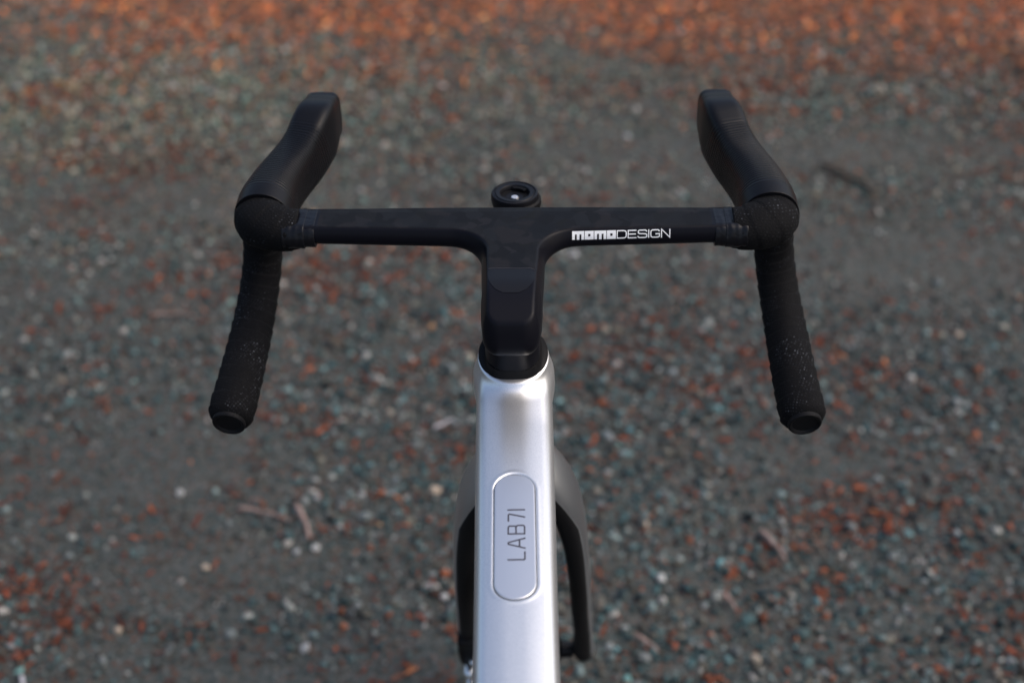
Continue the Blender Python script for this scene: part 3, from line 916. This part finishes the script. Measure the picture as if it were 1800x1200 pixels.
def scatter(name, pts, tint, scale, rot, protos, flat):
    """points mesh + geometry nodes that set one of the proto meshes on every point"""
    me = bpy.data.meshes.new(name)
    me.vertices.add(len(pts)); me.vertices.foreach_set('co', pts.astype(np.float32).ravel())
    a = me.attributes.new('tint', 'FLOAT_COLOR', 'POINT'); a.data.foreach_set('color', np.c_[tint, np.ones(len(tint))].astype(np.float32).ravel())
    a = me.attributes.new('sc', 'FLOAT_VECTOR', 'POINT'); a.data.foreach_set('vector', scale.astype(np.float32).ravel())
    a = me.attributes.new('rt', 'FLOAT_VECTOR', 'POINT'); a.data.foreach_set('vector', rot.astype(np.float32).ravel())
    a = me.attributes.new('pick', 'INT', 'POINT'); a.data.foreach_set('value', rng.integers(0, len(protos), len(pts)).astype(np.int32))
    o = link(name, me)
    gt = bpy.data.node_groups.new(name + '_nodes', 'GeometryNodeTree')
    gt.interface.new_socket('Geometry', in_out='INPUT', socket_type='NodeSocketGeometry')
    gt.interface.new_socket('Geometry', in_out='OUTPUT', socket_type='NodeSocketGeometry')
    N = gt.nodes; Lk = gt.links
    gi = N.new('NodeGroupInput'); go = N.new('NodeGroupOutput')
    join = N.new('GeometryNodeJoinGeometry')
    def attr(nm, t):
        q = N.new('GeometryNodeInputNamedAttribute'); q.data_type = t; q.inputs['Name'].default_value = nm; return q.outputs['Attribute']
    at_s, at_r, at_p = attr('sc', 'FLOAT_VECTOR'), attr('rt', 'FLOAT_VECTOR'), attr('pick', 'INT')
    for i, pm in enumerate(protos):
        oi = N.new('GeometryNodeObjectInfo'); oi.inputs['Object'].default_value = pm; oi.inputs['As Instance'].default_value = True
        cmpn = N.new('FunctionNodeCompare'); cmpn.data_type = 'INT'; cmpn.operation = 'EQUAL'
        Lk.new(at_p, cmpn.inputs[2]); cmpn.inputs[3].default_value = i
        ip = N.new('GeometryNodeInstanceOnPoints')
        Lk.new(gi.outputs[0], ip.inputs['Points']); Lk.new(oi.outputs['Geometry'], ip.inputs['Instance'])
        Lk.new(cmpn.outputs['Result'], ip.inputs['Selection'])
        Lk.new(at_s, ip.inputs['Scale'])
        e2r = N.new('FunctionNodeEulerToRotation'); Lk.new(at_r, e2r.inputs[0]); Lk.new(e2r.outputs[0], ip.inputs['Rotation'])
        Lk.new(ip.outputs[0], join.inputs[0])
    Lk.new(join.outputs[0], go.inputs[0])
    md = o.modifiers.new('scatter', 'NODES'); md.node_group = gt
    return o

import bmesh
hide_col = bpy.data.collections.new('prototypes')       # not linked to the scene: only a source for the scatters
def stone_mesh(seed, sub=2, amp=0.28):
    bm = bmesh.new(); bmesh.ops.create_icosphere(bm, subdivisions=sub, radius=1.0)
    r0 = random.Random(seed); of = Vector((r0.uniform(0, 50), r0.uniform(0, 50), r0.uniform(0, 50)))
    cuts = [Vector((r0.gauss(0, 1), r0.gauss(0, 1), r0.gauss(0, 1))).normalized() for _ in range(7)]
    for v in bm.verts:
        d = v.co.normalized()
        for c in cuts:                                    # crushed-stone facets
            q = v.co.dot(c)
            if q > 0.72: v.co -= c*(q-0.72)*0.9
        v.co *= 1 + amp*(mnoise.noise(d*1.3 + of))
    me = bpy.data.meshes.new('stone'); bm.to_mesh(me); bm.free()
    return me
def leaf_mesh(seed):
    r0 = random.Random(seed); V = []; F = []; nL = 5
    for i in range(nL+1):
        t = i/nL; w = math.sin(math.pi*min(1, t*0.92+0.06))**0.8*r0.uniform(0.36, 0.5); x = (t-0.5)*2; z = 0.35*math.sin(t*3+seed)*0.5
        V += [(x, -w, z + r0.uniform(0, .22)), (x, 0, z-0.05), (x, w, z + r0.uniform(0, .22))]
    for i in range(nL):
        for j in range(2): F.append((i*3+j, i*3+j+1, (i+1)*3+j+1, (i+1)*3+j))
    V2 = [(a, b, c-0.05) for a, b, c in V]; n0 = len(V)
    F += [tuple(n0+q for q in f[::-1]) for f in F]
    return mesh_np('leaf', V + V2, F, True)
def proto(name, me, m):
    me.materials.append(m); o = bpy.data.objects.new(name, me); hide_col.objects.link(o); return o
stones = [proto('stone', stone_mesh(i, 1), M_stone) for i in range(6)]
leaves = [proto('leaf', leaf_mesh(i), M_leaf) for i in range(4)]

# palette of the crushed stone
pal = np.array([(0.040, 0.078, 0.084), (0.066, 0.108, 0.112), (0.110, 0.140, 0.140), (0.140, 0.145, 0.145), (0.125, 0.112, 0.092),
                (0.095, 0.078, 0.064), (0.190, 0.190, 0.180), (0.290, 0.310, 0.320), (0.420, 0.430, 0.430), (0.190, 0.060, 0.030), (0.022, 0.040, 0.048)])
pw = np.array([0.17, 0.18, 0.14, 0.10, 0.09, 0.09, 0.06, 0.035, 0.008, 0.06, 0.10]); pw /= pw.sum()
def region(n, y0=-0.45, y1=4.6):
    y = y0 + (y1-y0)*rng.random(n)
    x = (rng.random(n)*2-1)*(1.15 + 0.43*(y+0.3))
    return x, y
# area grows with y, thin the near rows to keep the count per square metre even
n = 420000
x, y = region(n)
wgt = (1.15 + 0.43*(y+0.3))/(1.15+0.43*4.9)
keep = rng.random(n) < wgt*np.clip(1.0 - 0.78*bare(x, y) , 0.05, 1)*np.where(y > 2.4, 0.7, 1.0)
x, y = x[keep], y[keep]; n = len(x)
size = np.clip(0.0037*np.exp(rng.normal(0, 0.42, n)), 0.0016, 0.0100)
size *= 1 - 0.40*bare(x, y)
sc = size[:, None]*np.stack([rng.uniform(0.85, 1.45, n), rng.uniform(0.75, 1.1, n), rng.uniform(0.5, 0.9, n)], 1)
rot = np.stack([rng.uniform(-0.5, 0.5, n), rng.uniform(-0.5, 0.5, n), rng.uniform(0, 6.283, n)], 1)
tint = pal[rng.choice(len(pal), n, p=pw)]*np.array([0.76, 0.81, 0.81])*np.exp(rng.normal(0, 0.54, n))[:, None]
dusty = bare(x, y)[:, None]*0.6
tint = tint*(1-dusty) + np.array([0.080, 0.079, 0.068])*dusty
farw = sstep(y, 1.0, 2.5)[:, None]                       # sunlight further along the track, painted into the stone tint: paler, warmer
tint = tint*(1 + farw*np.array([0.85, 0.52, 0.25]) + (blob(x, y, -1.1, 2.25, .55, .40) + 0.6*blob(x, y, -0.3, 2.42, .5, .2))[:, None]*np.array([0.95, 0.66, 0.32]))  # the two blobs paint extra sunlit patches on the far left
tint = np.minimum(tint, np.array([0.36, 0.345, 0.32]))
z = hgt_at(x, y) - 0.012 + size*rng.uniform(0.0, 0.95, n)
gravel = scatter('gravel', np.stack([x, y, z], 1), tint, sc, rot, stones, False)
tag(gravel, 'crushed grey and blue-green gravel covering the whole track', 'gravel', kind='stuff')

# rust-coloured leaf litter, in drifts, thick along the far edge
n = 260000
x, y = region(n)
f = fbm(x, y, 7.0, 11); f2 = fbm(x, y, 2.2, 5)
dens = 0.09 + 0.80*np.clip(f*1.5+0.25*f2-0.12, 0, 1)**1.2
dens += 0.16*(blob(x, y, -0.36, 0.69, .12, .05) + blob(x, y, 0.35, 0.67, .10, .05) + blob(x, y, 0.42, 0.56, .12, .03) + blob(x, y, 0.18, 0.62, 0.08, .03) + blob(x, y, -.22, .5, .1, .03))*(f > -0.1)
edge_y = 2.60 - 0.13*x + 0.13*np.sin(x*3.1+0.5) + 0.05*np.sin(x*9.0)
dens += 1.0*sstep(y, 0, 1)*0 + 0.95*sstep(y-edge_y, -0.22, 0.25)
dens += 0.22*sstep(y-edge_y, -0.60, 0.1)*np.clip(f*1.4+0.35, 0, 1)
dens += 0.40*blob(x, y, -0.42, 2.36, .17, .08) + 0.40*blob(x, y, 0.18, 2.28, .20, .07)
wgt = (1.15 + 0.43*(y+0.3))/(1.15+0.43*4.9)
keep = rng.random(n) < np.clip(dens*(1-0.6*bare(x, y)), 0, 1)*wgt
x, y = x[keep], y[keep]; n = len(x)
size = np.clip(0.0052*np.exp(rng.normal(0, 0.35, n)), 0.002, 0.013)*np.where(y > 2.1, 1.2, 1)
sc = size[:, None]*np.stack([rng.uniform(0.9, 1.5, n), rng.uniform(0.6, 1.1, n), rng.uniform(0.6, 1.2, n)], 1)
rot = np.stack([rng.uniform(-0.45, 0.45, n), rng.uniform(-0.45, 0.45, n), rng.uniform(0, 6.283, n)], 1)
lp = np.array([(0.150, 0.036, 0.016), (0.21, 0.058, 0.024), (0.105, 0.028, 0.016), (0.28, 0.105, 0.044), (0.075, 0.034, 0.023)])
tint = lp[rng.choice(5, n, p=[.34, .20, .25, .05, .16])]*np.exp(rng.normal(0, 0.2, n))[:, None]
sunlit = sstep(y, 2.1, 2.8)[:, None]
tint = tint*(1-sunlit) + tint*np.array([3.6, 4.1, 3.3])*sunlit  # leaf colour brightened towards the far edge to stand for sunshine there
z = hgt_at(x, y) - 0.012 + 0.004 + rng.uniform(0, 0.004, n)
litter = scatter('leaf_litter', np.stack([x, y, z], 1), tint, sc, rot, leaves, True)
tag(litter, 'rust-red dry leaf litter drifting over the gravel, thickest along the far edge', 'leaf litter', kind='stuff')

# ------------------------------------------------------------------ twigs, stones, sticks lying on the gravel
def twig(name, a, b, r0, m, label, cat, bend=0.12, side=None, group='twigs and sticks on the gravel'):
    a = np.array(a, float); b = np.array(b, float); Lh = np.linalg.norm(b-a); nrm = np.array([-(b-a)[1], (b-a)[0]])/Lh
    rows = []
    for i in range(6):
        t = i/5; p = a + (b-a)*t + nrm*bend*Lh*math.sin(math.pi*t)*(1 if i % 2 else 0.8)
        rr = r0*1.05*(1-0.40*t)*(1.15 if i in (2,) else 1)
        rows.append((p[0]-a[0], p[1]-a[1], 0.002+0.001*math.sin(i*2.1), rr, rr*0.9, 2))
    o = loft(name, rows, 22, 10, mats=(m,))
    o.location = (a[0], a[1], float(hgt_at(a[0], a[1])) - 0.012 + 0.0095)
    if side:
        p = np.array(rows[3][:3]); q = p + np.array([side[0], side[1], 0.006])
        loft('side_shoot', [(*p, r0*.5, r0*.5, 2), (*((p+q)/2 + [0.002, 0.001, 0.001]), r0*.42, r0*.42, 2), (*q, r0*.2, r0*.2, 2)], 8, 8, parent=o, mats=(m,))
    return tag(o, label, cat, group)
twig('twig', (-.453, .752), (-.370, .722), .0028, M_twig, 'long thin pinkish twig lying left of the silver frame, beside a thicker upright twig', 'twig', 0.06)
twig('twig', (-.362, .753), (-.333, .676), .0043, M_twig, 'short thick pinkish-brown twig pointing down at a pair of white pebbles', 'twig', 0.05)
twig('twig', (.357, .690), (.386, .624), .0036, M_twig, 'mauve-grey twig standing out among red litter on the right below the right drop', 'twig', 0.05)
twig('twig', (.284, .554), (.298, .522), .0032, M_twig, 'stubby mauve twig in the gravel near the bottom edge, right of the frame', 'twig', 0.04)
twig('stick', (.655, 1.880), (.750, 1.735), .0065, M_twig_dark, 'dark knobbly stick on bare ground beyond the right brake hood', 'stick', 0.08, (0.03, 0.01))
twig('twig', (-.703, .412), (-.683, .352), .0028, M_twig_pale, 'whitish twig cut off by the bottom left corner', 'twig', 0.03)
twig('twig', (-.154, .944), (-.122, .968), .0026, M_twig_pale, 'small pale sliver of wood halfway between left drop end and frame', 'twig', 0.05)
twig('twig', (-.700, 1.290), (-.610, 1.283), .0026, M_twig, 'thin brown twig lying level left of the left drop', 'twig', 0.07, (0.012, 0.02))
twig('twig', (.150, .470), (.180, .438), .0026, M_twig, 'thin brown twig close beside the right fork leg at the bottom', 'twig', 0.05)

# curled dark leaf between the left drop and the stem
lm = leaf_mesh(9); lm.materials.append(M_twig_dark)
lf = bpy.data.objects.new('curled_leaf', lm); COL.objects.link(lf)
lf.location = (-.337, 1.196, float(hgt_at(-.337, 1.196)) + 0.004); lf.scale = (.022, .016, .022); lf.rotation_euler = (0.2, 0.1, -0.5)
tag(lf, 'dark brown curled leaf between the left drop and the stem', 'leaf')

peb = [(-.145, .788, .0088, 'cream', 'cream rounded stone just left of the silver top tube, level with the badge'),
       (-.322, .662, .0066, 'white', 'white pebble touching the lower end of the thick pinkish twig'),
       (-.350, .655, .0056, 'white', 'smaller white pebble, left one of the pair below the thick twig'),
       (-.316, .462, .0078, 'white', 'white oblong pebble near the bottom edge, left of the frame'),
       (-.122, .554, .0064, 'white', 'white round pebble beside a rust-red flake close to the left fork leg'),
       (-.332, .779, .0058, 'white', 'small white pebble right of the top of the thick twig'),
       (-.262, .784, .0058, 'white', 'small bright pebble midway between the thick twig and the frame'),
       (-.222, .784, .0078, 'grey', 'blue-grey rounded stone between the small bright pebble and the cream stone'),
       (.182, .708, .0072, 'cream', 'pale cream pebble right of the frame, level with the lettering'),
       (.196, .592, .0082, 'white', 'pale greenish-white pebble right of the right fork leg'),
       (-.556, .804, .0066, 'white', 'white pebble below and left of the left drop end'),
       (-.484, .627, .0070, 'cream', 'cream pebble alone on bare earth at lower left'),
       (-.699, .662, .0072, 'grey', 'light grey-blue stone near the left edge of the picture'),
       (-.590, .502, .0070, 'cream', 'yellowish-white pebble in the lower left on packed earth'),
       (-.425, .490, .0090, 'grey', 'large light grey stone near the bottom, on the bare patch'),
       (-.252, .728, .0105, 'grey', 'big grey-green cobble with a dark shaded side left of the frame'),
       (.240, 2.025, .0090, 'white', 'bright white stone far off between handlebar and right brake hood'),
       (.100, 1.517, .0080, 'white', 'pale stone seen just below the white lettering on the bar'),
       (.795, 1.390, .0085, 'grey', 'blue-grey pebble right of the right drop, in the middle distance'),
       (-.123, .602, .0072, 'rust', 'rust-red pebble next to the white one by the left fork leg'),
       (.442, .608, .0066, 'rust', 'orange-red pebble in the lower right among red litter'),
       (.790, 1.210, .0076, 'cream', 'pale tan pebble near the right edge, level with the right drop end'),
       (.640, 2.150, .0095, 'rust', 'orange round stone far off at upper right, left one of two'),
       (.735, 2.130, .0095, 'rust', 'orange-tan round stone far off at upper right, right one of two')]
PM = {'white': M_pebble, 'grey': M_pebble_grey, 'cream': M_pebble_cream, 'rust': M_pebble_rust}
for i, (px, py, r0, kd, lab) in enumerate(peb):
    me = stone_mesh(100+i, 3, 0.22); me.materials.append(PM[kd])
    me.polygons.foreach_set('use_smooth', [True]*len(me.polygons))
    o = bpy.data.objects.new('pebble', me); COL.objects.link(o)
    o.location = (px, py, float(hgt_at(px, py)) - 0.012 + r0*0.55)
    o.scale = (r0*1.12, r0*0.95, r0*0.75); o.rotation_euler = (0.1*i % 0.4, 0.2, i*1.3)
    tag(o, lab, 'pebble', 'larger stones standing out of the gravel')
